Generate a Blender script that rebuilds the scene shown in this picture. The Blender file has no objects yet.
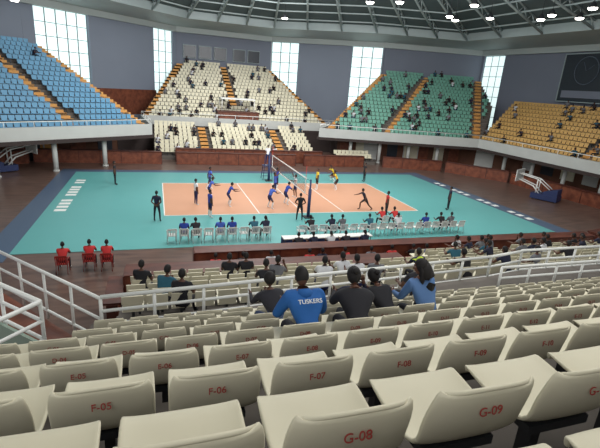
import bpy, math, random
from mathutils import Vector, Matrix
random.seed(7)
scene=bpy.context.scene
try:
    scene.view_settings.view_transform='Standard'
except Exception: pass

# ---------------------------------------------------------------- materials
def lin(c):
    return tuple(((x/255)/12.92 if x/255<=0.04045 else ((x/255+0.055)/1.055)**2.4) for x in c)+(1,)
MATS={}
def mat(name,col,rough=.6,var=.12,scale=8,spec=.4,metal=0,emit=0):
    if name in MATS: return MATS[name]
    m=bpy.data.materials.new(name); m.use_nodes=True
    nt=m.node_tree; b=nt.nodes['Principled BSDF']
    b.inputs['Roughness'].default_value=rough
    b.inputs['Specular IOR Level'].default_value=spec
    b.inputs['Metallic'].default_value=metal
    c=lin(col)
    tc=nt.nodes.new('ShaderNodeTexCoord'); nz=nt.nodes.new('ShaderNodeTexNoise'); nz.inputs['Scale'].default_value=scale
    mx=nt.nodes.new('ShaderNodeMix'); mx.data_type='RGBA'
    mx.inputs[6].default_value=tuple(v*(1-var) for v in c[:3])+(1,)
    mx.inputs[7].default_value=tuple(min(1,v*(1+var)) for v in c[:3])+(1,)
    nt.links.new(tc.outputs['Object'],nz.inputs['Vector'])
    nt.links.new(nz.outputs['Fac'],mx.inputs[0]); nt.links.new(mx.outputs[2],b.inputs['Base Color'])
    if emit:
        nt.links.new(mx.outputs[2],b.inputs['Emission Color']); b.inputs['Emission Strength'].default_value=emit
    MATS[name]=m; return m
def wood(name,c1,c2,rough=.35,sx=1.0,sy=6.0,spec=.4):
    m=bpy.data.materials.new(name); m.use_nodes=True; nt=m.node_tree; b=nt.nodes['Principled BSDF']
    b.inputs['Roughness'].default_value=rough; b.inputs['Specular IOR Level'].default_value=spec
    tc=nt.nodes.new('ShaderNodeTexCoord'); mp=nt.nodes.new('ShaderNodeMapping'); mp.inputs['Scale'].default_value=(sx,sy,sx)
    nz=nt.nodes.new('ShaderNodeTexNoise'); nz.inputs['Scale'].default_value=1.2; nz.inputs['Detail'].default_value=4
    cr=nt.nodes.new('ShaderNodeValToRGB'); cr.color_ramp.elements[0].color=lin(c1); cr.color_ramp.elements[1].color=lin(c2)
    cr.color_ramp.elements[0].position=.35; cr.color_ramp.elements[1].position=.65
    nt.links.new(tc.outputs['Object'],mp.inputs['Vector']); nt.links.new(mp.outputs['Vector'],nz.inputs['Vector'])
    nt.links.new(nz.outputs['Fac'],cr.inputs['Fac']); nt.links.new(cr.outputs['Color'],b.inputs['Base Color'])
    MATS[name]=m; return m

M_floor=wood('wood_floor',(84,66,60),(110,88,78),.3,.6,3)
M_panel=wood('wood_panel',(98,52,38),(130,74,52),.5,2,2)
M_ptop=wood('wood_top',(74,38,30),(100,54,42),.45,1,3)
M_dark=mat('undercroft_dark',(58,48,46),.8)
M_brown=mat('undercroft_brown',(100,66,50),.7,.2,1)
M_teal=mat('court_teal',(96,164,162),.38,.03,1,.35)
M_orange=mat('court_orange',(204,152,122),.4,.03,1,.35)
M_strip=mat('court_strip',(78,94,116),.4,.05)
M_line=mat('court_line',(232,232,228),.5,.02)
M_conc=mat('concrete_step',(106,100,94),.85,.2,3)
M_conc2=mat('concrete_far',(104,98,92),.85,.15,2)
M_cream=mat('seat_cream',(212,206,182),.52,.09,2.5)
M_cream2=mat('seat_cream_far',(214,208,184),.5,.1,.6)
M_blue=mat('seat_blue',(104,156,188),.5,.14,.6)
M_green=mat('seat_green',(112,166,148),.5,.14,.6)
M_org=mat('seat_orange',(206,166,102),.5,.12,.6)
M_yel=mat('stair_yellow',(206,154,90),.7,.1,2)
M_para=mat('parapet_paint',(190,192,188),.6,.08,1)
M_rail=mat('rail_white',(236,238,234),.4,.04)
M_wallg=mat('wall_greyblue',(130,138,152),.7,.06,.3)
M_walld=mat('wall_greydark',(118,124,138),.7,.06,.3)
M_glass=mat('window_daylight',(214,236,236),.4,.16,.35,emit=1.1)
M_frame=mat('window_frame',(150,164,166),.5)
M_fascia=mat('fascia_paint',(170,178,176),.6,.08,.4)
M_roof=mat('roof_panel',(86,98,100),.8,.2,.25)
M_steel=mat('roof_steel',(164,176,176),.5,.1,1)
M_lamp=mat('lamp_glow',(255,250,240),.5,.01,1,emit=14)
M_white=mat('white_plastic',(226,226,222),.35,.04)
M_red=mat('label_red',(160,60,52),.6,.05)
M_redp=mat('red_plastic',(150,44,40),.45,.05)
M_black=mat('black_rubber',(26,26,30),.6)
M_net=mat('net_mesh',(70,72,76),.8)
M_screen=mat('screen_dark',(46,52,60),.3)
M_bulk=mat('navy_padding',(40,52,92),.5)
M_metal=mat('dark_steel',(70,72,76),.4,metal=.6)
M_greenish=mat('stairwell_paint',(150,170,156),.6,.1,2)

# ---------------------------------------------------------------- mesh builder
class MB:
    def __init__(s): s.v=[];s.f=[];s.m=[];s.mats=[];s.sm=[]
    def mi(s,m):
        if m not in s.mats: s.mats.append(m)
        return s.mats.index(m)
    def add(s,vs,fs,m,smooth=False):
        o=len(s.v); s.v+= [tuple(v) for v in vs]; i=s.mi(m)
        for f in fs: s.f.append(tuple(k+o for k in f)); s.m.append(i); s.sm.append(smooth)
    def box(s,x0,x1,y0,y1,z0,z1,m):
        s.prism([(x0,y0),(x1,y0),(x1,y1),(x0,y1)],z0,z1,m)
    def prism(s,pts,z0,z1,m):
        n=len(pts)
        a=sum(pts[i][0]*pts[(i+1)%n][1]-pts[(i+1)%n][0]*pts[i][1] for i in range(n))
        if a<0: pts=pts[::-1]
        if not isinstance(z1,(list,tuple)): z1=[z1]*n
        vs=[(p[0],p[1],z0) for p in pts]+[(p[0],p[1],z1[i]) for i,p in enumerate(pts)]
        fs=[tuple(range(n-1,-1,-1)),tuple(range(n,2*n))]+[(i,(i+1)%n,(i+1)%n+n,i+n) for i in range(n)]
        s.add(vs,fs,m)
    def obox(s,c,ax,ay,az,m):
        c=Vector(c);ax=Vector(ax);ay=Vector(ay);az=Vector(az)
        vs=[c+ax*i+ay*j+az*k for k in(-1,1) for j in(-1,1) for i in(-1,1)]
        s.add(vs,[(0,2,3,1),(4,5,7,6),(0,1,5,4),(2,6,7,3),(0,4,6,2),(1,3,7,5)],m)
    def wall(s,p0,p1,z0,z1,th,m):
        p0=Vector(p0[:2]);p1=Vector(p1[:2]);d=(p1-p0).normalized();n=Vector((-d.y,d.x))*th/2
        s.prism([tuple(p0-n),tuple(p1-n),tuple(p1+n),tuple(p0+n)],z0,z1,m)
    def tube(s,pts,rad,m,sides=6,smooth=True):
        pts=[Vector(p) for p in pts]
        if not isinstance(rad,(list,tuple)): rad=[rad]*len(pts)
        vs=[];n=len(pts)
        for i,p in enumerate(pts):
            t=(pts[min(i+1,n-1)]-pts[max(i-1,0)]).normalized()
            a=t.cross(Vector((0,0,1)))
            if a.length<.1: a=t.cross(Vector((0,1,0)))
            a.normalize(); b=t.cross(a)
            for k in range(sides):
                an=2*math.pi*k/sides; vs.append(p+(a*math.cos(an)+b*math.sin(an))*rad[i])
        fs=[]
        for i in range(n-1):
            for k in range(sides):
                k2=(k+1)%sides
                fs.append((i*sides+k,i*sides+k2,(i+1)*sides+k2,(i+1)*sides+k))
        fs.append(tuple(range(sides-1,-1,-1))); fs.append(tuple((n-1)*sides+k for k in range(sides)))
        s.add(vs,fs,m,smooth)
    def merge(s,o,M):
        off=len(s.v); s.v+=[tuple(M@Vector(v)) for v in o.v]
        mp=[s.mi(m) for m in o.mats]
        for f,mm,sm in zip(o.f,o.m,o.sm):
            s.f.append(tuple(k+off for k in f)); s.m.append(mp[mm]); s.sm.append(sm)
    def mesh(s,name):
        me=bpy.data.meshes.new(name); me.from_pydata(s.v,[],s.f)
        for m in s.mats: me.materials.append(m)
        me.polygons.foreach_set('material_index',s.m); me.polygons.foreach_set('use_smooth',s.sm)
        me.update(); return me
    def obj(s,name,parent=None,loc=(0,0,0),rot=0):
        return link(s.mesh(name),name,parent,loc,rot)
def link(me,name,parent=None,loc=(0,0,0),rot=0):
    o=bpy.data.objects.new(name,me); scene.collection.objects.link(o)
    o.location=loc; o.rotation_euler=(0,0,rot)
    if parent: o.parent=parent
    return o
def empty(name,loc=(0,0,0),parent=None):
    o=bpy.data.objects.new(name,None); scene.collection.objects.link(o); o.location=loc; o.empty_display_size=.2; o.parent=parent; return o
def text(s,name,size,m,loc,rot,parent=None,ex=.001):
    c=bpy.data.curves.new(name,'FONT'); c.body=s; c.size=size; c.align_x='CENTER'; c.align_y='CENTER'; c.extrude=ex
    c.materials.append(m); o=bpy.data.objects.new(name,c); scene.collection.objects.link(o); o.location=loc; o.rotation_euler=rot
    if parent: o.parent=parent
    return o

# ---------------------------------------------------------------- camera
cam_d=bpy.data.cameras.new('camera'); cam=bpy.data.objects.new('camera',cam_d); scene.collection.objects.link(cam)
R=Matrix(((0.9512,0.0268,-0.3074),(-0.300,0.3085,-0.9027),(0.0706,0.9508,0.3015)))
cam.matrix_world=Matrix.Translation((0,0,8.2))@R.to_quaternion().to_matrix().to_4x4()
cam_d.sensor_width=36; cam_d.lens=436*36/600; cam_d.clip_end=300; cam_d.clip_start=.05
scene.camera=cam

# ---------------------------------------------------------------- floor and court
b=MB(); b.box(-32,52,-12,76,-.3,0,M_floor); b.obj('floor')
b=MB()
b.box(-6.5,25.5,21.3,40,.0,.02,M_teal)
b.box(.3,18.3,26.8,35.8,.02,.024,M_orange)
def ln(x0,x1,y0,y1): b.box(x0,x1,y0,y1,.024,.028,M_line)
ln(.3,18.3,26.8,26.86); ln(.3,18.3,35.74,35.8); ln(.3,.36,26.8,35.8); ln(18.24,18.3,26.8,35.8); ln(9.27,9.33,26.8,35.8)
ln(6.27,6.33,26.8,35.8); ln(12.27,12.33,26.8,35.8)
b.box(-7.7,-6.5,20.4,41.2,0,.015,M_strip); b.box(25.5,26.9,20.4,41.2,0,.015,M_strip)
b.box(-6.5,25.5,40,41.0,0,.015,M_strip)
for i in range(12):
    if i%5!=4: b.box(-6.0,-5.35,28.2+.75*i,28.65+.75*i,.02,.024,M_line)
for i in range(14):
    if i%4!=3: b.box(25.9,26.4,24+.9*i,24.5+.9*i,.015,.02,M_line)
court=b.obj('volleyball_court')

# ---------------------------------------------------------------- net
b=MB()
for y in (25.8,36.8):
    b.tube([(9.3,y,0.02),(9.3,y,2.55)],.06,M_bulk,8); b.box(9.0,9.6,y-.3,y+.3,.02,.09,M_metal)
    b.tube([(9.3,y,.09),(9.3,y,1.9)],.11,M_bulk,8)
for z in (2.43,1.43): 
    b.box(9.285,9.315,26.6,36.0,z-.04,z+.03,M_line); 
    b.tube([(9.3,25.8,z),(9.3,36.8,z)],.012,M_metal,4)
for y in (26.8,35.8):
    b.box(9.285,9.315,y-.03,y+.03,1.4,2.45,M_line); b.tube([(9.3,y,1.4),(9.3,y,3.25)],.015,mat('antenna_red',(190,50,50)),5)
z=1.5
while z<2.4: b.box(9.297,9.303,26.6,36,z,z+.007,M_net); z+=.1
y=26.7
while y<36: b.box(9.297,9.303,y,y+.007,1.43,2.4,M_net); y+=.1
b.obj('volleyball_net')
b=MB()
for dx in(-.3,.3):
    for dy in(-.3,.3): b.tube([(9.3+dx*1.4,37.6+dy*1.4,0.02),(9.3+dx,37.6+dy,1.2)],.03,M_bulk,6)
    b.tube([(9.3+dx,37.6-.3,1.2),(9.3+dx,37.6-.3,2.2)],.025,M_bulk,6)
b.box(8.9,9.7,37.2,38.0,1.2,1.26,M_bulk)
for k in range(4): b.tube([(9.0,37.95+.03*(4-k),.25*k+.2),(9.6,37.95+.03*(4-k),.25*k+.2)],.02,M_bulk,5)
b.obj('referee_stand')

# ---------------------------------------------------------------- seats (far, merged)
def small_seat(m):
    s=MB()
    s.obox((0,.19,.42),(.225,0,0),(0,.19,0.01),(0,0,.02),m)
    s.obox((0,-.005,.52),(.20,0,0),(0,.018,0),(0,-.018,.10),m)
    s.obox((0,-.035,.70),(.225,0,0),(0,.018,0),(0,-.018,.10),m)
    s.obox((0,.12,.2),(.03,0,0),(0,.03,0),(0,0,.2),M_metal)
    return s
STAND={}
def section(name,front,poly,rows,mseat,aisles=(),z0=3.3,dr=.85,rise=.417,empt=.0,first=0):
    a=Vector(front[0]);e=Vector(front[1]);d=(e-a).normalized();n=Vector((-d.y,d.x))
    st=MB(); se=MB(); seat=small_seat(mseat); seatpos=[]
    ang=math.atan2(-n.y,-n.x)-math.pi/2
    P=[((Vector(p)-a).dot(d),(Vector(p)-a).dot(n)) for p in poly]
    def span(o):
        xs=[]
        for i in range(len(P)):
            p,q=P[i],P[(i+1)%len(P)]
            if (p[1]-o)*(q[1]-o)<0:
                t=(o-p[1])/(q[1]-p[1]); xs.append(p[0]+t*(q[0]-p[0]))
        return (min(xs),max(xs)) if len(xs)>=2 else None
    def W2(x,o): v=a+d*x+n*o; return (v.x,v.y)
    for k in range(rows):
        o=k*dr; s=span(o+dr*.5)
        if not s: continue
        z=z0+k*rise
        st.prism([W2(s[0],o),W2(s[1],o),W2(s[1],o+dr),W2(s[0],o+dr)],max(2.9 if z0>3 else 0,z-2.5),z,M_conc2)
        ax=[]
        for (f,g) in aisles:
            fo=((Vector(f)-a).dot(d),(Vector(f)-a).dot(n)); go=((Vector(g)-a).dot(d),(Vector(g)-a).dot(n))
            t=(o+dr*.5-fo[1])/(go[1]-fo[1])
            if t<-.05 or t>1.05: continue
            xx=fo[0]+t*(go[0]-fo[0]); ax.append(xx)
            dx=(go[0]-fo[0])/(go[1]-fo[1])*dr*.5
            for h in (0,1):
                oo=o+h*dr/2
                sh=dx*(2*h-1)*.5
                st.prism([W2(xx-.42+sh,oo),W2(xx+.42+sh,oo),W2(xx+.42+sh,oo+dr/2),W2(xx-.42+sh,oo+dr/2)],z-.38 if h==0 else z,z+.02+h*rise/2,M_yel)
        if k<first: continue
        x=s[0]+.3
        while x<s[1]-.3:
            if all(abs(x-q)>.68 for q in ax):
                w=W2(x,o+.62)
                seatpos.append((w[0],w[1],z))
                if random.random()>empt:
                    se.merge(seat,Matrix.Translation((w[0],w[1],z))@Matrix.Rotation(ang,4,'Z'))
            x+=.5
    so=st.obj('tiered_stand_'+name); se.obj('stadium_seating_'+name,so); STAND[name]=so
    return seatpos
SP={}
SP['blue']=section('blue',((-24,27.45),(-.56,44.7)),[(-24,27.45),(-.56,44.7),(-12.0,55.2),(-33,40)],17,M_blue,
   [((-6.9,41.9),(-16.0,51.5)),((-1.1,44.9),(-12.0,54.8)),((-15.5,35),(-24.5,45))])
SP['cream']=section('cream',((-2,54.6),(22,54.6)),[(-2,54.6),(22.4,54.6),(17,69.2),(2.8,69.2)],17,M_cream2,
   [((9.7,58.9),(9.6,69)),((-1.4,55),(3.3,68.6)),((21.6,55),(16.7,68.6))],z0=3.1)
SP['green']=section('green',((17.9,48),(36,43)),[(17.9,48),(36,43),(43.0,50.2),(45.4,56.3),(31.7,60.3)],18,M_green,
   [((25.5,46.3),(38.6,59.2)),((18.7,48),(31.7,60.2)),((36.0,43.4),(45,56.3))])
SP['orange']=section('orange',((36.4,43),(36.6,24)),[(36.4,43.6),(36.6,24),(46.1,26),(46.1,49.5)],12,M_org,
   [((36.3,30),(46,32))])
SP['lowfar']=section('far_lower_tier',((-.3,46.6),(24,46.6)),[(-.3,46.6),(17.5,46.6),(17.5,53.4),(-.3,53.4)],8,M_cream2,
   [((5,46.7),(5,53.3)),((13.5,46.7),(13.5,53.3))],z0=.35,dr=.85,rise=.31)
SP['corner']=section('far_corner',((19.4,45.6),(24.2,45.6)),[(19.4,45.6),(24.2,45.6),(24.2,47.4),(19.4,47.4)],2,M_cream2,[],z0=.3,rise=.31)

# front parapets of balconies
b=MB()
fr=[(-24,27.4),(-.5,44.65),(-1.6,54.5),(22.2,54.5),(17.9,47.9),(36.0,42.9),(36.35,23.5)]
for p,q in zip(fr,fr[1:]):
    b.wall(p,q,2.75,3.75,.22,M_para)
    b.tube([(p[0],p[1],4.15),(q[0],q[1],4.15)],.035,M_rail,5)
    L=(Vector(q)-Vector(p)).length; k=int(L/2)
    for i in range(k+1):
        t=i/max(k,1); x=p[0]+(q[0]-p[0])*t; y=p[1]+(q[1]-p[1])*t
        b.tube([(x,y,3.7),(x,y,4.15)],.025,M_rail,5)
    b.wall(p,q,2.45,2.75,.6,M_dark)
b.obj('balcony_parapet')
b=MB()
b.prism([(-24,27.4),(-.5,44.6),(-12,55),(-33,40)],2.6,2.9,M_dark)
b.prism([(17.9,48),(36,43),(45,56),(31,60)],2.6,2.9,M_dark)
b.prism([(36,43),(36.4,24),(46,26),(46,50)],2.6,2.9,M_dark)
b.obj('balcony_slab')
b=MB()
def panels(p,q,n,z0,z1,w,ms):
    P=Vector(p);Q=Vector(q);d=(Q-P).normalized();nn=Vector((-d.y,d.x))*-.16
    for i in range(n):
        c=P.lerp(Q,(i+.5)/n)+nn; m=ms[i%len(ms)]
        b.obox((c.x,c.y,(z0+z1)/2),(d.x*w/2,d.y*w/2,0),(-d.y*.03,d.x*.03,0),(0,0,(z1-z0)/2),m)
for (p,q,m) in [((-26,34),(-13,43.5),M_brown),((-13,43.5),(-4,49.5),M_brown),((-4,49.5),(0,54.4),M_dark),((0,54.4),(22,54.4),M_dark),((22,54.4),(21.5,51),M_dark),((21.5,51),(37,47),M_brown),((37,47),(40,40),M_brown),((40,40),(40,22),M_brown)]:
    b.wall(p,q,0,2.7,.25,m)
panels((-13,43.5),(-4,49.5),4,.1,2.3,1.5,[M_panel,M_yel,M_panel,M_screen])
panels((21.5,51),(37,47),8,.1,2.3,1.3,[M_panel,M_cream2,M_panel,M_screen,M_panel])
panels((40,40),(40,22),7,.9,2.2,1.6,[M_para,M_screen,M_cream2])
b.obj('wall_undercroft')
def column(x,y):
    s=MB(); s.tube([(0,0,0),(0,0,2.6)],.2,M_para,12); s.tube([(0,0,0),(0,0,.12)],.27,M_para,12); s.tube([(0,0,2.35),(0,0,2.6)],[.2,.32],M_para,12)
    s.obj('concrete_column',None,(x,y,0))
for i in range(6):
    t=i/6; column(-22+21*t,29.9+15.4*t)
for i in range(1,5):
    t=i/5; column(18.5+17*t,48.8-4.6*t)
for i in range(5): column(37.6,40-4*i)
def door(i,c,d,w=1.6,h=2.2,m=M_glass):
    s=MB(); d=Vector(d).normalized()
    c=Vector(c)
    s.obox((c.x,c.y,h/2),(d.x*w/2,d.y*w/2,0),(-d.y*.05,d.x*.05,0),(0,0,h/2),m)
    for sg in(-1,1): s.obox((c.x+d.x*w/2*sg,c.y+d.y*w/2*sg,h/2),(d.x*.06,d.y*.06,0),(-d.y*.08,d.x*.08,0),(0,0,h/2+.05),M_para)
    s.obox((c.x,c.y,h+.05),(d.x*w/2,d.y*w/2,0),(-d.y*.08,d.x*.08,0),(0,0,.06),M_para)
    s.obj('door_%d'%i)
door(1,(-15.0,41.75),(13,9.5),1.8,2.2)
door(2,(-10.5,45.0),(9,6),1.4,2.1,M_screen)
door(3,(30.5,48.4),(15.5,-4),1.8,2.1,M_cream2)
door(4,(25.5,49.7),(15.5,-4),1.6,2.1,M_para)
door(5,(38.2,44.0),(3,-7),2.2,2.2,M_para)

# wooden barriers
def barrier(p,q,h=1.15,th=.3,tt=.25):
    b=MB()
    b.wall(p,q,0,h,th,M_panel)
    b.wall(p,q,h,h+.06,th+tt,M_ptop)
    d=Vector(q)-Vector(p); n=int(d.length/1.8)
    for i in range(n+1):
        c=Vector(p)+d*i/max(n,1); dn=d.normalized()
        b.obox((c.x,c.y,h/2),(dn.x*.04,dn.y*.04,0),(-dn.y*(th/2+.02),dn.x*(th/2+.02),0),(0,0,h/2),M_ptop)
    b.obj('wooden_barrier')
barrier((-10.5,44.3),(.4,44.3)); barrier((1.8,44.3),(14,44.3)); barrier((1.8,45.9),(17.6,45.9),1.3)
barrier((15,44.3),(22,44.3)); barrier((24.5,44.3),(30.8,42.2)); barrier((31.2,41.8),(35.2,36.5)); barrier((35.3,36.1),(36.3,20.3))
barrier((-10.9,43.8),(-19,35))
barrier((1.4,18),(24,17.8),1.1,.6,.2); barrier((24.5,17.9),(34,20),1.1,.6,.2); barrier((-1.2,15.3),(9.9,15.1),1.5,.9,.1); barrier((-1.5,15.6),(-1.5,13.5),1.15)

# ---------------------------------------------------------------- near stands
b=MB(); FZ=lambda n:6.56-.376*n; YN=lambda n:1.02+.77*n
for n in range(-3,9):
    y0=YN(n)-.1; y1=YN(n+1)-.1
    if n==8: 
        b.prism([(-1.3,y0),(14,y0),(14,9.35),(8.6,9.0),(-1.3,8.2)],FZ(n)-1.2,FZ(n),M_conc)
    else:
        x0=-8 if n<5 else -1.5
        b.box(x0,15,y0,y1,FZ(n)-1.2,FZ(n),M_conc)
b.box(-8,-1.5,YN(5)-.1,8.2,2.0,3.0,M_panel)
b.prism([(-8,8.2),(-1.3,8.2),(-3.9,11.4),(-8,15)],2.0,3.0,M_panel)
NS=b.obj('tiered_stand_near')
b=MB(); LZ=lambda m:2.8-.23*m; LY=lambda m:9.0+.77*m
for m in range(9):
    y=LY(m); b.box(-1.0 if m<6 else 10.2,22,max(y,9.4 if m==0 else 0),y+.77,0,LZ(m),M_conc)
b.box(-1.0,8,8.3,9.4,0,2.3,M_conc)
NL=b.obj('tiered_stand_near_lower'); STAND['nearlow']=NL
s=small_seat(M_cream2); se=MB(); SP['nearlow']=[]
for m in range(9):
    x=-.6+.1*(m%2)
    while x<21.6:
        if not(6.6<x<7.7 or 14.5<x<15.6) and not (m==0 and x>4) and not (m>=6 and x<10.6): 
            y=LY(m)+.2
            se.merge(s,Matrix.Translation((x,y,LZ(m))))
            if not(m==5 and x<10): SP['nearlow'].append((x,y,LZ(m)))
        x+=.52
se.obj('stadium_seating_near_lower',NL)

# bucket seat mesh
def bucket():
    prof=[(.44,-.045),(.43,-.005),(.40,.008),(.30,.0),(.16,-.018),(.07,-.012),(.02,.03),(-.012,.11),(-.035,.2),(-.052,.285),(-.058,.315),(-.075,.318)]
    us=[-1,-.93,-.8,-.5,0,.5,.8,.93,1]
    bm_v=[];F=[]
    for i,(y,z) in enumerate(prof):
        for u in us:
            w=.216
            if i==0: w=.2
            if i>=9: w=.2
            if i in(10,11): w=.184
            k=abs(u)**4
            yy=y; zz=z
            if i<=6: zz=z+.026*k
            else: yy=y+.035*k
            if i<=1: yy-=.035*k
            if i>=10: zz-=.028*k
            if i==11: zz=z-.02-.028*k
            bm_v.append((u*w,yy,zz))
    n=len(us)
    for i in range(len(prof)-1):
        for j in range(n-1): F.append((i*n+j,(i+1)*n+j,(i+1)*n+j+1,i*n+j+1))
    me=bpy.data.meshes.new('bucket'); me.from_pydata(bm_v,[],F); me.update()
    ob=bpy.data.objects.new('tmp',me); scene.collection.objects.link(ob)
    md=ob.modifiers.new('s','SOLIDIFY'); md.thickness=.02; md.offset=-1
    md=ob.modifiers.new('b','SUBSURF'); md.levels=1; md.render_levels=1
    dg=bpy.context.evaluated_depsgraph_get(); me2=bpy.data.meshes.new_from_object(ob.evaluated_get(dg))
    bpy.data.objects.remove(ob)
    s=MB(); s.add([v.co[:] for v in me2.vertices],[tuple(p.vertices) for p in me2.polygons],M_cream,True)
    s.obox((0,.17,-.05),(.16,0,0),(0,.13,0),(0,0,.02),M_metal)
    s.obox((0,.16,-.22),(.025,0,0),(0,.035,0),(0,0,.2),M_metal)
    s.obox((0,.16,-.41),(.08,0,0),(0,.08,0),(0,0,.008),M_metal)
    return s.mesh('stadium_seat_shell')
BK=bucket()
offs={-1:.2,0:.065,1:.24,2:.01}
for n in range(-1,8):
    row=empty('stadium_seat_row',(0,YN(n),FZ(n)+.42),NS)
    off=offs.get(n,.24 if n%2 else .02)
    x0=-4 if n<5 else -.9
    k0=math.ceil((x0-off)/.5)
    x=k0
    while off+.5*x<13.4:
        X=off+.5*x
        o=link(BK,'seat',row,(X,0,0),random.uniform(-.025,.025))
        if 0<=n<=4 and X<6:
            num={0:7+x,1:6+x,2:6+x}.get(n,6+x)
            if num>0: text('%s-%02d'%('GFEDCBA'[n],num),'seat_label',.048 ,M_red,(X,-.066,.205),(math.radians(83),0,0),row)
        x+=1

def railing(bb,p,q,z,zf,bars=(0,.3,.6),r=.042,step=.95):
    p=Vector(p);q=Vector(q)
    for h in bars: bb.tube([(p.x,p.y,z-h),(q.x,q.y,z-h)],r if h==0 else r*.8,M_rail,8)
    n=max(1,round((q-p).length/step))
    for i in range(n+1):
        c=p+(q-p)*i/n; bb.tube([(c.x,c.y,zf),(c.x,c.y,z)],r*.8,M_rail,8)
b=MB()
railing(b,(-1.1,8.15),(8.6,8.9),4.13,3.4)
railing(b,(8.4,8.25),(14,8.25),4.10,3.4)
railing(b,(9.9,9.15),(14,9.15),4.15,3.4)
railing(b,(8.6,8.9),(9.9,9.15),4.13,3.4)
railing(b,(-1.1,8.15),(-3.6,11.0),4.1,3.0,(0,.45,.9),.036)
railing(b,(-3.6,11.0),(-8,15.4),4.1,3.0,(0,.45,.9),.036)
b.obj('balcony_railing',NS)
b=MB()
railing(b,(-1.6,6.2),(-3.6,8.2),5.1,3.0,(0,.3,.6),.034)
railing(b,(-1.6,6.2),(-2.6,5.0),5.1,4.5,(0,.3,.6),.034)
b.wall((-1.62,6.1),(-3.6,8.1),3.7,4.5,.05,M_greenish)
b.obj('stairwell_railing',NS)

# ---------------------------------------------------------------- outer walls / windows
def wseg(p,q,a,c): return ((p[0]+(q[0]-p[0])*a,p[1]+(q[1]-p[1])*a),(p[0]+(q[0]-p[0])*c,p[1]+(q[1]-p[1])*c))
ZT=14.2
wi=[0]
def window(p,q,z0=3,z1=ZT):
    wi[0]+=1; s=MB(); s.wall(p,q,z0,z1,.06,M_glass)
    d=Vector(q)-Vector(p); n=max(2,int(d.length/1.2))
    for i in range(n+1):
        c=Vector(p)+d*i/n; s.tube([(c.x,c.y,z0),(c.x,c.y,z1)],.09,M_frame,4,False)
    z=z0
    while z<=z1: s.tube([(p[0],p[1],z),(q[0],q[1],z)],.07,M_frame,4,False); z+=1.4
    s.obj('window_%d'%wi[0])
cl=((-13,55.5),(2.8,69.8)); cr=((17,69.8),(31.7,61)); rr=((46.3,57.5),(47.8,36))
for (c,a,e) in [(cl,.06,.35),(cl,.8,.97),(cr,.01,.26),(cr,.73,.99),(rr,.02,.2)]:
    window(*wseg(*c,a,e),z0=3,z1=ZT+(.8 if c is rr else 0))
b=MB(); b.wall((-36,36),(-13,55.5),3,ZT,.4,M_wallg); b.wall(*wseg(*cl,0,.06),0,ZT,.4,M_wallg); b.obj('wall_left')
b=MB(); b.wall(*wseg(*cl,.35,.8),0,ZT,.9,M_wallg); b.wall(*wseg(*cl,.34,.81),3,6.2,1.0,M_panel)
b.wall(*wseg(*cl,.97,1),0,ZT,.5,M_wallg); b.obj('wall_back_left')
b=MB(); b.wall((2.8,69.8),(17,69.8),0,ZT,.4,M_walld); 
for x in (4.0,6.2,8.4,11.2,13.4):
    b.box(x,x+1.7,69.2,69.6,11.0,12.6,M_screen); b.box(x-.08,x+1.78,69.35,69.62,10.9,12.7,M_frame)
b.obj('wall_back')
b=MB(); b.wall(*wseg(*cr,.26,.73),0,ZT,.9,M_wallg); b.wall(*wseg(*cr,.99,1),0,ZT,.5,M_wallg); b.obj('wall_back_right')
b=MB(); b.wall((31.7,61),(46.3,57.5),0,ZT+.8,.4,M_walld); b.obj('wall_green')
b=MB(); b.wall(*wseg(*rr,.2,1),0,ZT+.8,.6,M_walld); b.wall((47.8,36),(47.8,18),0,ZT+.8,.6,M_walld); b.wall(*wseg(*rr,0,.02),0,ZT,.6,M_walld); b.obj('wall_right')
M_dim=mat('clock_ring',(96,106,120),.5)
b=MB(); b.box(46.3,46.8,36.6,43.2,8.6,14.0,M_screen)
for z in (8.6,13.9): b.box(46.22,46.3,36.6,43.2,z,z+.1,M_frame)
for y in (36.6,43.1): b.box(46.22,46.3,y,y+.1,8.6,14.0,M_frame)
cy,cz=40.0,12.1
for i in range(24):
    a0=2*math.pi*i/24;a1=2*math.pi*(i+1)/24
    b.tube([(46.27,cy+1.5*math.cos(a0),cz+1.5*math.sin(a0)),(46.27,cy+1.5*math.cos(a1),cz+1.5*math.sin(a1))],.05,M_dim,4)
b.tube([(46.25,cy,cz),(46.25,cy+.5,cz+.9)],.04,M_dim,4); b.tube([(46.25,cy,cz),(46.25,cy-.9,cz+.6)],.03,M_dim,4)
b.box(46.2,46.3,37.4,42.6,9.1,9.9,M_walld)
b.obj('scoreboard')

# ---------------------------------------------------------------- roof
loop=[(-36,36),(-13,55.5),(2.8,69.8),(17,69.8),(31.7,61),(46.3,57.5),(47.8,36),(47.8,18),(36,3),(17,-8),(1,-8),(-13,3),(-30,18)]
lp=[]
for p,q in zip(loop,loop[1:]+loop[:1]):
    for i in range(3): lp.append((p[0]+(q[0]-p[0])*i/3,p[1]+(q[1]-p[1])*i/3))
c0=Vector((9.3,31.3)); N=len(lp)
def ring(f,z): return [Vector((c0.x+(p[0]-c0.x)*f,c0.y+(p[1]-c0.y)*f,z)) for p in lp]
b=MB()
def strip(ra,rb,m):
    vs=ra+rb; b.add(vs,[(i,(i+1)%N,(i+1)%N+N,i+N) for i in range(N)],m)
strip(ring(1.02,14.21),ring(.975,14.21),M_fascia); strip(ring(.975,14.21),ring(.975,14.9),M_fascia); strip(ring(.975,14.9),ring(.8,15.3),M_fascia); strip(ring(.8,15.3),ring(.8,16.2),M_steel)
prof=[(.8,16.2),(.62,18.2),(.44,20.2),(.22,22),(.02,22.8)]
for (f0,z0),(f1,z1) in zip(prof,prof[1:]): strip(ring(f0,z0),ring(f1,z1),M_roof)
b.obj('ceiling')
b=MB()
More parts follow.
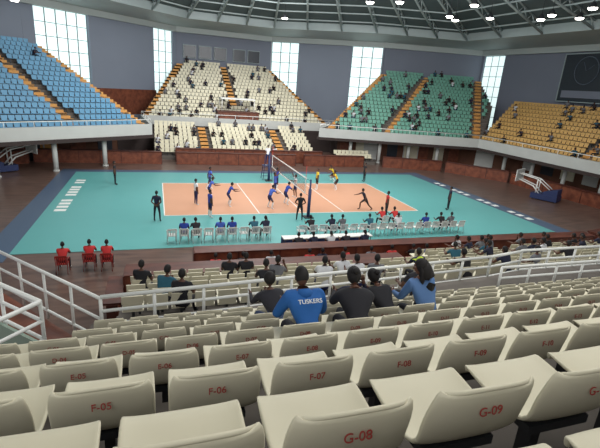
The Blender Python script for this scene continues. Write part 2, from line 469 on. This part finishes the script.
for i in range(N):
    def at(f,z): return (c0.x+(lp[i][0]-c0.x)*f,c0.y+(lp[i][1]-c0.y)*f,z)
    lo=[at(.8,15.4),at(.62,17.2),at(.44,19.2),at(.22,21)]; up=[at(.8,16.1),at(.62,18.1),at(.44,20.1),at(.22,21.9)]
    b.tube(lo,.13,M_steel,5); b.tube(up,.1,M_steel,5)
    for k in range(12):
        t=k/12; t2=(k+1)/12
        def pt(L,t):
            s=t*3; j=min(int(s),2); return Vector(L[j]).lerp(Vector(L[j+1]),s-j)
        b.tube([pt(lo,t),pt(up,(t+t2)/2)],.05,M_steel,4); b.tube([pt(up,(t+t2)/2),pt(lo,t2)],.05,M_steel,4)
for f,z in [(.74,16.2),(.68,16.8),(.62,17.3),(.53,18.2),(.44,19.2),(.22,21)]:
    rg=ring(f,z); b.tube(rg+[rg[0]],.09,M_steel,5)
b.obj('roof_truss')
b=MB()
for (x,y,z) in [(15,55.4,15.8),(-12,50,13.8),(29.7,42.4,15.8),(26.1,34.9,15.8),(31.3,39.1,15.8),(33.9,34.2,15.8),(36.6,33.7,15.8),(33.6,29.9,15.8),(18.6,39.7,15.8),(20.6,37.9,15.8),(28,41,15.8),(35,36.5,15.8)]:
    b.tube([(x,y,z+.5),(x,y,z+.35),(x,y,z+.05),(x,y,z)],[.08,.2,.36,.36],M_metal,12)
    b.tube([(x,y,z),(x,y,z-.12)],[.36,.28],M_lamp,12); b.tube([(x,y,z+.5),(x,y,z+3)],.03,M_metal,4)
b.obj('ceiling_lamp')

def area(name,loc,size,power,col=(1,1,1),rot=(0,0,0),sy=None):
    l=bpy.data.lights.new(name,'AREA'); l.energy=power; l.color=col; l.size=size
    if sy: l.shape='RECTANGLE'; l.size_y=sy
    o=bpy.data.objects.new(name,l); scene.collection.objects.link(o); o.location=loc; o.rotation_euler=rot; return o
area('fill_light_a',(2,24,15.2),12,2150,(1,.98,.95))  # added soft overhead fill, out of view, not a fixture of the hall
area('fill_light_b',(18,24,15.2),12,2150,(1,.98,.95))  # added overhead fill, right-hand twin of the one above
area('fill_light_c',(8,4,15),10,950,(1,.98,.95))  # added fill over the near seats, unseen
area('fill_light_d',(10,48,19.0),10,3800,(1,1,1))  # added fill to brighten the far stands and walls
area('fill_light_e',(-6,-4,14),9,750,(1,1,1),(math.radians(35),0,0))  # added fill behind the camera, tilted forward
area('fill_light_f',(10,22,14.0),16,5200,(1,1,1),(math.radians(110),0,0))  # added forward-facing fill towards the far side, unseen
area('roof_fill_light',(10,20,15.0),14,2400,(1,1,1),(math.radians(150),0,0))  # added upward fill to brighten the roof, no real lamp there
w=bpy.data.worlds.new('world'); scene.world=w; w.use_nodes=True
w.node_tree.nodes['Background'].inputs[0].default_value=(.97,.98,1,1); w.node_tree.nodes['Background'].inputs[1].default_value=.75

# ---------------------------------------------------------------- people
SK=mat('skin_dark',(92,60,46),.55,.08); SK2=mat('skin_brown',(112,74,56),.55,.08)
HAIR=mat('hair_black',(26,23,24),.7); SHOE=mat('shoe_white',(210,210,210),.6); EYEW=mat('eye_white',(220,215,208),.3); LIP=mat('lip',(110,52,48),.5)
def col(n,c): return mat('cloth_'+n,c,.8,.1,6)
def sphere(mb,c,r,m,seg=8,ring_=6):
    vs=[];c=Vector(c)
    for i in range(1,ring_):
        t=math.pi*i/ring_
        for k in range(seg):
            a=2*math.pi*k/seg; vs.append(c+Vector((r[0]*math.sin(t)*math.cos(a),r[1]*math.sin(t)*math.sin(a),r[2]*math.cos(t))))
    top=len(vs);vs.append(c+Vector((0,0,r[2])));vs.append(c-Vector((0,0,r[2])))
    fs=[]
    for i in range(ring_-2):
        for k in range(seg): fs.append((i*seg+k,(i+1)*seg+k,(i+1)*seg+(k+1)%seg,i*seg+(k+1)%seg))
    for k in range(seg):
        fs.append((top,k,(k+1)%seg)); o=(ring_-2)*seg; fs.append((top+1,o+(k+1)%seg,o+k))
    mb.add(vs,fs,m,True)
def head_mb(skin,hair='short',hairm=None,cap=None):
    s=MB(); hairm=hairm or HAIR
    S=16;RG=14;vs=[];fs=[]
    def hp(t,a,sc=1):
        x=math.sin(t)*math.cos(a);y=math.sin(t)*math.sin(a);z=math.cos(t)
        nar=1-.32*max(0,-z)**1.2
        X=x*.076*nar;Y=y*.094*(1-.12*max(0,-z));Z=z*.118
        if y>0 and abs(X)<.018 and -.045<Z<.012: Y+=.020*(1-abs(X)/.018)*(1-abs(Z+.03)/.045)
        if y>.6 and -.085>Z: Y+=.008
        return Vector((X*sc,Y*sc,Z*sc))
    for i in range(RG+1):
        for k in range(S): vs.append(hp(math.pi*i/RG,2*math.pi*k/S+math.pi/2))
    for i in range(RG):
        for k in range(S): fs.append((i*S+k,(i+1)*S+k,(i+1)*S+(k+1)%S,i*S+(k+1)%S))
    s.add(vs,fs,skin,True)
    hf=[f for f in fs if (lambda c:(c.z>.055 or (c.y<-.005 and c.z>-.055) or (abs(c.y)<.03 and c.z>.03)))(sum((vs[k] for k in f),Vector())/4)]
    s.add([v*1.09+Vector((0,-.004,.004)) for v in vs],hf,hairm,True)
    for sx in(-1,1):
        sphere(s,(sx*.030,.080,.006),(.013,.008,.008),EYEW); sphere(s,(sx*.030,.086,.006),(.006,.005,.006),HAIR)
        sphere(s,(sx*.076,-.002,-.008),(.010,.018,.030),skin); s.obox((sx*.03,.088,.026),(.014,0,0),(0,.004,0),(0,0,.003),HAIR)
    sphere(s,(0,.083,-.058),(.024,.008,.008),LIP)
    if hair=='long':
        sphere(s,(0,-.02,.02),(.098,.105,.115),hairm,12,9)
        s.tube([(0,-.03,.06),(0,-.06,-.02),(0,-.09,-.14),(0,-.11,-.26),(0,-.11,-.36),(0,-.11,-.42)],[.08,.10,.115,.11,.08,.03],hairm,12)
        for sx in(-1,1): s.tube([(sx*.05,0,.05),(sx*.085,-.01,-.05),(sx*.10,-.02,-.16),(sx*.09,-.02,-.26)],[.03,.035,.04,.015],hairm,8)
    if hair=='afro': sphere(s,(0,-.02,.03),(.098,.11,.115),hairm,12,9)
    if hair=='bun': sphere(s,(0,-.012,.012),(.09,.10,.118),hairm,12,9); sphere(s,(0,-.12,.02),(.045,.04,.045),hairm,10,8)
    if cap:
        s.add([v*1.13+Vector((0,-.002,.004)) for v in vs],[f for f in fs if (sum((vs[k] for k in f),Vector())/4).z>.02],cap,True)
        s.obox((0,.13,.03),(.06,0,0),(0,.05,-.01),(0,0,.005),cap)
    return s
def V(*a): return Vector(a).normalized()
def person_mesh(name,pose,look):
    sc=pose.get('h',1.0)
    T=V(*pose.get('lean',(0,0,1))); X=Vector((1,0,0)); X=(X-T*X.dot(T)).normalized()
    k_=.92 if 'sit' in pose else 1
    pel=Vector((0,0,0)); waist=pel+T*.2*k_; chest=pel+T*.40*k_; nb=pel+T*.54*k_
    HD=V(*pose.get('hd',(T.x*.5,T.y*.5,T.z+.6))); hb=nb+HD*.08; hc=nb+HD*.185
    P=[pel,waist,chest,nb,hb];E=[(0,1),(1,2),(2,3),(3,4)];Rd=[(.145,.115),(.13,.10),(.155,.11),(.062,.062),(.052,.052)]
    bones=[(pel,waist,'torso'),(waist,chest,'torso'),(chest,nb-T*.02,'torso'),(nb+HD*.02,hb,'neck')]
    def add(p,r,par): P.append(p);Rd.append(r if isinstance(r,tuple) else (r,r)); E.append((par,len(P)-1)); return len(P)-1
    hands=[]
    for sg,key in((1,'aR'),(-1,'aL')):
        up,lo=pose[key]; sh=chest+T*.085+X*sg*.185
        el=sh+V(*up)*.29; wr=el+V(*lo)*.25; hd=wr+V(*lo)*.07
        lw=look.get('bulk',1)
        i=add(sh,.072*lw,2);i=add(sh.lerp(el,.5),.056*lw,i);i=add(el,.044*lw,i);i=add(el.lerp(wr,.35),.043*lw,i);i=add(wr,.028,i);i=add(hd,(.036,.018),i)
        bones+=[(chest+T*.085,sh,'torso'),(sh,sh.lerp(el,.55),'sleeve'),(sh.lerp(el,.55),el,'arm'),(el,wr,'fore'),(wr,hd,'hand')]
        hands.append((wr,hd,V(*lo),sg))
    for sg,key in((1,'lR'),(-1,'lL')):
        up,lo=pose[key]; hp=pel+X*sg*.095-T*.04
        kn=hp+V(*up)*.43; an=kn+V(*lo)*.41; fd=pose.get('foot',(0,1,-.15)); 
        toe=an+V(*fd)*.17+Vector((0,0,-.035))
        i=add(hp,.095,0);i=add(hp.lerp(kn,.5),.08,i);i=add(kn,.056,i);i=add(kn.lerp(an,.3),.058,i);i=add(an,.036,i);i=add(toe,(.042,.03),i)
        bones+=[(pel,hp,'short'),(hp,hp.lerp(kn,.65),'short'),(hp.lerp(kn,.65),kn,'thigh'),(kn,an,'shin'),(an+Vector((0,0,-.03)),toe,'foot')]
    me=bpy.data.meshes.new('t'); me.from_pydata([p[:] for p in P],E,[])
    ob=bpy.data.objects.new('t',me); scene.collection.objects.link(ob)
    md=ob.modifiers.new('k','SKIN'); md.use_smooth_shade=True
    for i,sv in enumerate(me.skin_vertices[0].data): sv.radius=Rd[i]; sv.use_root=(i==0)
    md=ob.modifiers.new('s','SUBSURF'); md.levels=look.get('sub',1); md.render_levels=1
    dg=bpy.context.evaluated_depsgraph_get(); m2=bpy.data.meshes.new_from_object(ob.evaluated_get(dg))
    bpy.data.objects.remove(ob)
    s=MB()
    sk=look.get('skin',SK); sh=look['shirt']; lg=look['legs']; long_=look.get('long',False); trous=look.get('trousers',True)
    mp={'torso':sh,'neck':sk,'sleeve':sh,'arm':sh if long_ else sk,'fore':sh if long_ else sk,'hand':sk,'short':lg,'thigh':lg if trous else sk,'shin':lg if trous else look.get('sock',sk),'foot':look.get('shoe',SHOE)}
    def near(c):
        best=None;bd=9
        for a,e,k in bones:
            ab=e-a; t=max(0,min(1,(c-a).dot(ab)/ab.length_squared)); dd=(c-a-ab*t).length
            if dd<bd: bd=dd;best=k
        return mp[best]
    s.v+=[v.co[:] for v in m2.vertices]
    for p in m2.polygons:
        s.f.append(tuple(p.vertices)); s.m.append(s.mi(near(p.center.copy()))); s.sm.append(True)
    for wr,hd,dr,sg in hands:
        side=dr.cross(Vector((0,1,0)));
        if side.length<.2: side=dr.cross(Vector((0,0,1)))
        side.normalize(); nrm=side.cross(dr)
        curl=pose.get('curl',.35)
        for k,(off,ln_) in enumerate([(-.026,.068),(-.009,.078),(.009,.073),(.026,.058)]):
            p0=hd+side*off-dr*.012; p1=p0+dr*ln_*.45; p2=p1+(dr+nrm*curl).normalized()*ln_*.33; p3=p2+(dr+nrm*curl*2).normalized()*ln_*.25
            s.tube([p0,p1,p2,p3],[.0095,.009,.008,.006],sk,5)
        p0=wr+dr*.02+side*.025; p1=p0+(dr*.6+side).normalized()*.035; p2=p1+(dr+side*.4+nrm*.3).normalized()*.03
        s.tube([p0,p1,p2],[.012,.010,.007],sk,5)
    if look.get('hood'):
        hm_=look['shirt']
        s.tube([nb-T*.03+Vector((0,-.02,0)),nb+HD*.03+Vector((0,-.045,0)),nb+HD*.07+Vector((0,-.05,0))],[.10,.105,.07],hm_,12)
    hm=head_mb(sk,look.get('hair','short'),look.get('hairm'),look.get('cap'))
    yaw=pose.get('yaw',0)
    zc=HD; yv=Vector((math.sin(-yaw),math.cos(yaw),pose.get('nod',0))); yv=(yv-zc*yv.dot(zc)).normalized(); xv=yv.cross(zc)
    RM=Matrix((xv,yv,zc)).transposed().to_4x4()
    s.merge(hm,Matrix.Translation(hc)@RM)
    if 'sit' in pose: dz=pose['sit']
    else: dz=-min(v[2] for v in s.v)+pose.get('air',0)
    s.v=[((v[0])*sc,(v[1])*sc,(v[2]+dz)*sc) for v in s.v]
    return s.mesh(name)
D_=((.13,.05,-1),(.05,.12,-1)); DL=((-.13,.05,-1),(-.05,.12,-1))
POSE={
 'stand':dict(aR=D_,aL=DL,lR=((.07,.02,-1),(.03,-.03,-1)),lL=((-.07,.02,-1),(-.03,-.03,-1))),
 'hips':dict(aR=((.6,-.1,-1),(-.8,.3,-.6)),aL=((-.6,-.1,-1),(.8,.3,-.6)),lR=((.14,.02,-1),(.05,-.03,-1)),lL=((-.14,.02,-1),(-.05,-.03,-1))),
 'back':dict(aR=((.3,-.35,-1),(-.7,-.2,-.6)),aL=((-.3,-.35,-1),(.7,-.2,-.6)),lR=((.12,.02,-1),(.05,-.03,-1)),lL=((-.12,.02,-1),(-.05,-.03,-1))),
 'walk':dict(lean=(0,.08,1),aR=((.1,.4,-1),(0,.7,-.8)),aL=((-.1,-.45,-1),(0,.0,-1)),lR=((.04,-.3,-1),(.02,-.5,-1)),lL=((-.04,.4,-1),(0,-.05,-1))),
 'ready':dict(lean=(0,.5,1),aR=((.3,.7,-.7),(-.1,1,.0)),aL=((-.3,.7,-.7),(.1,1,.0)),lR=((.3,.55,-1),(.12,-.35,-1)),lL=((-.3,.55,-1),(-.12,-.35,-1))),
 'crouch':dict(lean=(0,.8,1),aR=((.2,.7,-.8),(-.1,1,-.3)),aL=((-.2,.7,-.8),(.1,1,-.3)),lR=((.35,.95,-.8),(.12,-.55,-1)),lL=((-.3,.8,-1),(-.12,-.65,-1))),
 'block':dict(aR=((.15,.2,1),(0,.15,1)),aL=((-.15,.2,1),(0,.15,1)),lR=((.07,.1,-1),(.03,-.4,-1)),lL=((-.07,.05,-1),(-.03,-.4,-1)),air=.3,curl=.1),
 'spike':dict(lean=(0,-.12,1),aR=((.4,-.1,.9),(.1,.3,1)),aL=((-.3,.9,.3),(0,.8,.7)),lR=((.1,-.1,-1),(.0,-.9,-.6)),lL=((-.1,.1,-1),(0,-.7,-.8)),air=.35),
 'lunge':dict(lean=(0,.5,1),aR=((.4,.6,-.4),(.0,1,-.2)),aL=((-.5,-.3,-.7),(-.2,.2,-1)),lR=((.1,.9,-.7),(0,.0,-1)),lL=((-.15,-.55,-1),(-.05,-.9,-.8))),
 'reach':dict(aR=((.3,.5,.8),(0,.4,1)),aL=((-.3,.6,-.3),(0,1,.3)),lR=((.15,.1,-1),(.05,-.15,-1)),lL=((-.2,-.05,-1),(-.05,-.15,-1))),
 'sit':dict(lean=(0,.08,1),aR=((.2,.45,-1),(-.25,1,-.1)),aL=((-.2,.45,-1),(.25,1,-.1)),lR=((.16,1,.0),(.03,.12,-1)),lL=((-.16,1,.0),(-.03,.12,-1)),sit=.10),
 'sitfwd':dict(lean=(0,.55,1),aR=((.2,.8,-.9),(-.25,.9,.1)),aL=((-.2,.8,-.9),(.25,.9,.1)),lR=((.2,1,.0),(.03,.05,-1)),lL=((-.2,1,.0),(-.03,.05,-1)),sit=.10),
 'sitchin':dict(lean=(0,.35,1),aR=((.15,.9,-.7),(-.35,-.1,1)),aL=((-.2,.7,-.9),(.3,.9,-.0)),lR=((.2,1,.0),(.03,.05,-1)),lL=((-.2,1,.0),(-.03,.05,-1)),sit=.10),
}
def person(name,pose,look,loc,face,h=1.0,**kw):
    p=dict(POSE[pose]); p['h']=h; p.update(kw)
    return link(person_mesh(name,p,look),name,None,loc,face)
blueP=dict(shirt=col('royal',(44,70,160)),legs=col('navy',(30,36,80)),trousers=False,sock=SHOE)
blueP2=dict(shirt=col('royal2',(70,100,190)),legs=col('navy',(30,36,80)),trousers=False,sock=SHOE)
yelP=dict(shirt=col('yellow',(214,186,60)),legs=col('blk',(30,30,36)),trousers=False,sock=SHOE)
whiteT=dict(shirt=col('white',(214,216,220)),legs=col('navy',(30,36,80)))
dark=dict(shirt=col('blk',(30,30,36)),legs=col('blk',(30,30,36)),shoe=M_black)
navy=dict(shirt=col('dnavy',(34,38,60)),legs=col('dk',(38,38,46)),shoe=M_black)
red=dict(shirt=col('red',(196,52,52)),legs=col('dk',(38,38,46)))
G=.021; pi=math.pi
person('line_judge','stand',dark,(-3.1,35.2,G),-1.6)
person('line_judge','back',navy,(-.1,25.7,G),-.3,1.03)
person('volleyball_player','stand',blueP,(3.0,26.2,G),-1.2)
person('volleyball_player','ready',blueP2,(3.4,30.5,.026),-1.57)
person('volleyball_player','ready',blueP,(4.5,28.8,.026),-1.57)
person('volleyball_player','walk',blueP2,(3.8,33.6,.026),-1.4)
person('volleyball_player','block',blueP,(8.75,32.0,.026),-1.57)
person('volleyball_player','spike',blueP2,(8.2,30.4,.026),-1.57)
person('volleyball_player','ready',blueP,(8.6,29.0,.026),-1.4)
person('volleyball_player','reach',whiteT|{'trousers':False},(9.95,31.0,.026),1.57)
person('volleyball_player','ready',blueP2,(7.2,28.0,.026),-1.2)
person('referee','hips',dark,(8.5,25.2,G),-.2)
person('volleyball_player','stand',yelP,(12.6,33.4,.026),1.57)
person('volleyball_player','ready',yelP,(14.4,33.4,.026),1.4)
person('volleyball_player','crouch',yelP,(15.4,36.6,G),1.7)
person('coach','stand',dark,(18.5,36.6,G),1.57)
person('volleyball_player','lunge',navy|{'trousers':False},(14.1,27.3,.026),1.5)
person('ball_retriever','stand',red,(14.9,25.6,G),1.3)
person('line_judge','stand',navy,(20.9,26.9,G),1.2)
person('volleyball_player','stand',whiteT,(2.4,29.2,.026),-1.2)
person('referee','stand',whiteT,(9.3,37.55,1.26),pi)

def chair_mb(m):
    s=MB()
    s.obox((0,.0,.43),(.21,0,0),(0,.21,0),(0,0,.018),m)
    for x in(-.16,-.08,0,.08,.16): s.obox((x,-.23,.62),(.022,0,0),(0,.012,0),(0,-.03,.16),m)
    s.obox((0,-.265,.80),(.22,0,0),(0,.014,0),(0,-.008,.045),m)
    for x in(-.22,.22):
        s.tube([(x,.2,.0),(x*.95,.17,.43),(x*1.05,.18,.64),(x*1.05,-.2,.66),(x,-.26,.80)],.02,m,6)
        s.tube([(x,-.26,0),(x*.95,-.2,.43),(x,-.25,.7)],.02,m,6)
    return s
CH=chair_mb(M_white).mesh('chair'); CHR=chair_mb(M_redp).mesh('chair_red')
cl_={}
def sitter(k):
    looks=[blueP,dark,navy,blueP2,red,whiteT,dict(shirt=col('grey',(110,112,118)),legs=col('dk',(38,38,46))),dict(shirt=col('teal',(40,90,110)),legs=col('dk',(38,38,46)))]
    if k not in cl_:
        p=dict(POSE[['sit','sitfwd','sitchin'][k%3]]); cl_[k]=person_mesh('seated_%d'%k,p,looks[k%8])
    return cl_[k]
def seated(name,k,x,y,z,rot,drop=.43,ch=None):
    e=empty(name,(x,y,z)); link(ch or CH,'chair',e,(0,0,0),rot); link(sitter(k),'body',e,(0,.02,drop),rot)
occ={1:0,2:1,4:3,7:7,8:2,10:1,13:6,19:5,22:0,25:6,5:0,12:2,16:7,24:1}
for i,x in enumerate([0.6+.62*i for i in range(9)]+[7.6+.62*i for i in range(18)]):
    r=random.uniform(-.12,.12)
    if i in occ: seated('bench_player',occ[i],x,22.0,G,r)
    else: link(CH,'plastic_chair',None,(x,22.0,G),r)
for x in (13.5,14.4): seated('ball_retriever',4,x,23.4,G,.1)
b=MB(); b.box(6.0,11.0,19.95,20.5,.70,.75,M_white); b.box(6.0,11.0,20.46,20.5,.1,.7,col('banner',(60,90,150)))
for x in(6.1,8.5,10.9): 
    for y in(20.0,20.4): b.tube([(x,y,0.02),(x,y,.7)],.02,M_metal,6)
b.obj('officials_table')
for i,x in enumerate([6.6,7.4,8.3,9.2,10.2]): seated('match_official',[1,2,5,1,2][i],x,19.2,0,random.uniform(-.2,.2))
# red seats behind the near barrier
rocc={1:4,3:1,5:5,8:4,9:2,11:4,13:6,15:4,17:1,18:0,21:4}
for i in range(24):
    x=1.6+.6*i
    if i in rocc: seated('spectator',rocc[i],x,16.95,.0,random.uniform(-.15,.15),.43,CHR)
    else: link(CHR,'red_plastic_chair',None,(x,16.95,0),random.uniform(-.1,.1))

def near_sit(name,n,x,pose,look,h=1.0,rot=0,dy=.18,**kw):
    p=dict(POSE[pose]); p['h']=h; p['sit']=.05; p.update(kw)
    return link(person_mesh(name,p,look),name,None,(x,YN(n)+dy,FZ(n)+.42),rot)
HDN=(0,.75,.75)
man=near_sit('spectator_man',3,1.36,'sit',dict(shirt=col('bluejacket',(34,92,160)),legs=col('dk',(38,38,46)),long=True,bulk=1.35,hood=True,sub=2),.88,0,dy=.12,lean=(.02,.95,1),hd=(0,.5,.8),aR=((.4,.35,-1),(-.5,1,.1)),aL=((-.4,.35,-1),(.5,1,.1)))
text('TUSKERS','jacket_lettering',.062,M_line,(.015,.105,.365),(math.radians(46),0,0),man,.004)
near_sit('spectator_woman',3,1.88,'sitfwd',dict(shirt=col('blk',(30,30,36)),legs=col('dk',(38,38,46)),long=True,hair='bun',bulk=1.15,sub=2),.86,-.2,dy=.12,lean=(0,1.0,1),hd=HDN)
near_sit('spectator_woman',4,2.72,'sitfwd',dict(shirt=col('blk',(30,30,36)),legs=col('dk',(38,38,46)),long=True,hair='bun',sub=2),.84,.2,dy=.12,lean=(0,1.1,1),hd=HDN)
near_sit('spectator_woman',4,3.26,'sit',dict(shirt=col('denim',(84,118,166)),legs=col('dk',(38,38,46)),long=True,hair='long',bulk=1.2,skin=SK2,sub=2),.9,.15,dy=.12,yaw=.9,lean=(0,.6,1))
near_sit('spectator_man',4,2.2,'sitchin',dict(shirt=col('dnavy',(34,38,60)),legs=col('dk',(38,38,46)),long=True,sub=2),.85,-.4,dy=.12,lean=(0,.95,1),hd=HDN)
near_sit('spectator_woman',5,1.5,'sitfwd',dict(shirt=col('dk',(38,38,46)),legs=col('denimd',(60,76,110)),long=True,hair='afro'),.85,.2,lean=(0,.9,1))
near_sit('spectator_man',7,4.75,'sit',dict(shirt=col('dk',(38,38,46)),legs=col('dk',(38,38,46)),cap=col('limecap',(190,214,60))),1.05,0)

def face_c(key,idx):
    x,y,_=SP[key][idx]; dx,dy=9.3-x,31.3-y; return math.atan2(-dx,dy)
for key,num in (('blue',12),('cream',60),('green',60),('orange',26),('lowfar',36),('nearlow',40)):
    cr=empty('seated_crowd',(0,0,0),STAND[key] if key!='lowfar' else STAND['far_lower_tier'])
    ids=random.sample(range(len(SP[key])),min(num,len(SP[key])//3))
    for i in ids:
        x,y,z=SP[key][i]; link(sitter(random.choice([1,2,6,7,1,9,10,14,5])),'spectator',cr,(x,y,z+.44),face_c(key,i)+random.uniform(-.3,.3))
for (x,y) in [(-3.9,19.0),(-2.9,19.2),(-2.2,19.1)]: seated('seated_steward',4,x,y,0,0,.43,CHR)
link(sitter(5),'spectator',STAND['nearlow'],(5.2,LY(1)+.2,LZ(1)+.44),0)

# ---------------------------------------------------------------- basketball hoops
def hoop(loc,rot):
    s=MB()
    s.box(-.65,.65,-1.3,.9,.08,.55,M_bulk); s.prism([(-.6,-1.25),(.6,-1.25),(.6,-.1),(-.6,-.1)],.55,[1.15,1.15,.8,.8],M_bulk)
    for x in(-.35,.35): s.tube([(x,.3,.5),(x,.9,1.1),(x*.9,2.3,1.5)],.06,M_white,6); s.tube([(x,-.5,1.0),(x,.6,1.75),(x*.8,2.3,2.0)],.05,M_white,6); s.tube([(x,.6,.5),(x,.6,1.75)],.05,M_white,6)
    for x in(-.9,.87): s.box(x,x+.06,2.3,2.36,1.3,2.35,M_white)
    for z in(1.3,2.29): s.box(-.9,.9,2.3,2.36,z,z+.06,M_white)
    s.box(-.87,.87,2.32,2.34,1.33,2.3,M_para)
    for (x0,x1,z0,z1) in[(-.3,.3,1.9,1.94),(-.3,.3,1.5,1.54),(-.3,-.26,1.5,1.94),(.26,.3,1.5,1.94)]: s.box(x0,x1,2.36,2.37,z0,z1,M_red)
    pts=[(.23*math.cos(a*pi/8),2.65+.23*math.sin(a*pi/8),1.55) for a in range(17)]
    s.tube(pts,.012,mat('rim_orange',(210,90,40)),5)
    for x in(-.5,.5):
        for y in(-1.1,.7): s.tube([(x-.04,y,.06),(x+.04,y,.06)],.06,M_black,8)
    s.obj('basketball_hoop',None,loc,rot)
hoop((32.9,29.6,0),.45); hoop((-11.8,40.0,0),-.9)
b=MB(); b.box(7.2,12.2,54.9,58.4,3.5,4.5,M_panel); b.box(7.1,12.3,54.8,58.5,4.5,4.6,M_ptop)
b.prism([(7.6,55.4),(11.8,55.4),(11.8,58),(7.6,58)],6.0,6.15,M_white)
for x in(7.7,11.7):
    for y in(55.5,57.9): b.tube([(x,y,4.6),(x,y,6.0)],.05,M_white,6)
b.obj('vip_podium',STAND['cream'])
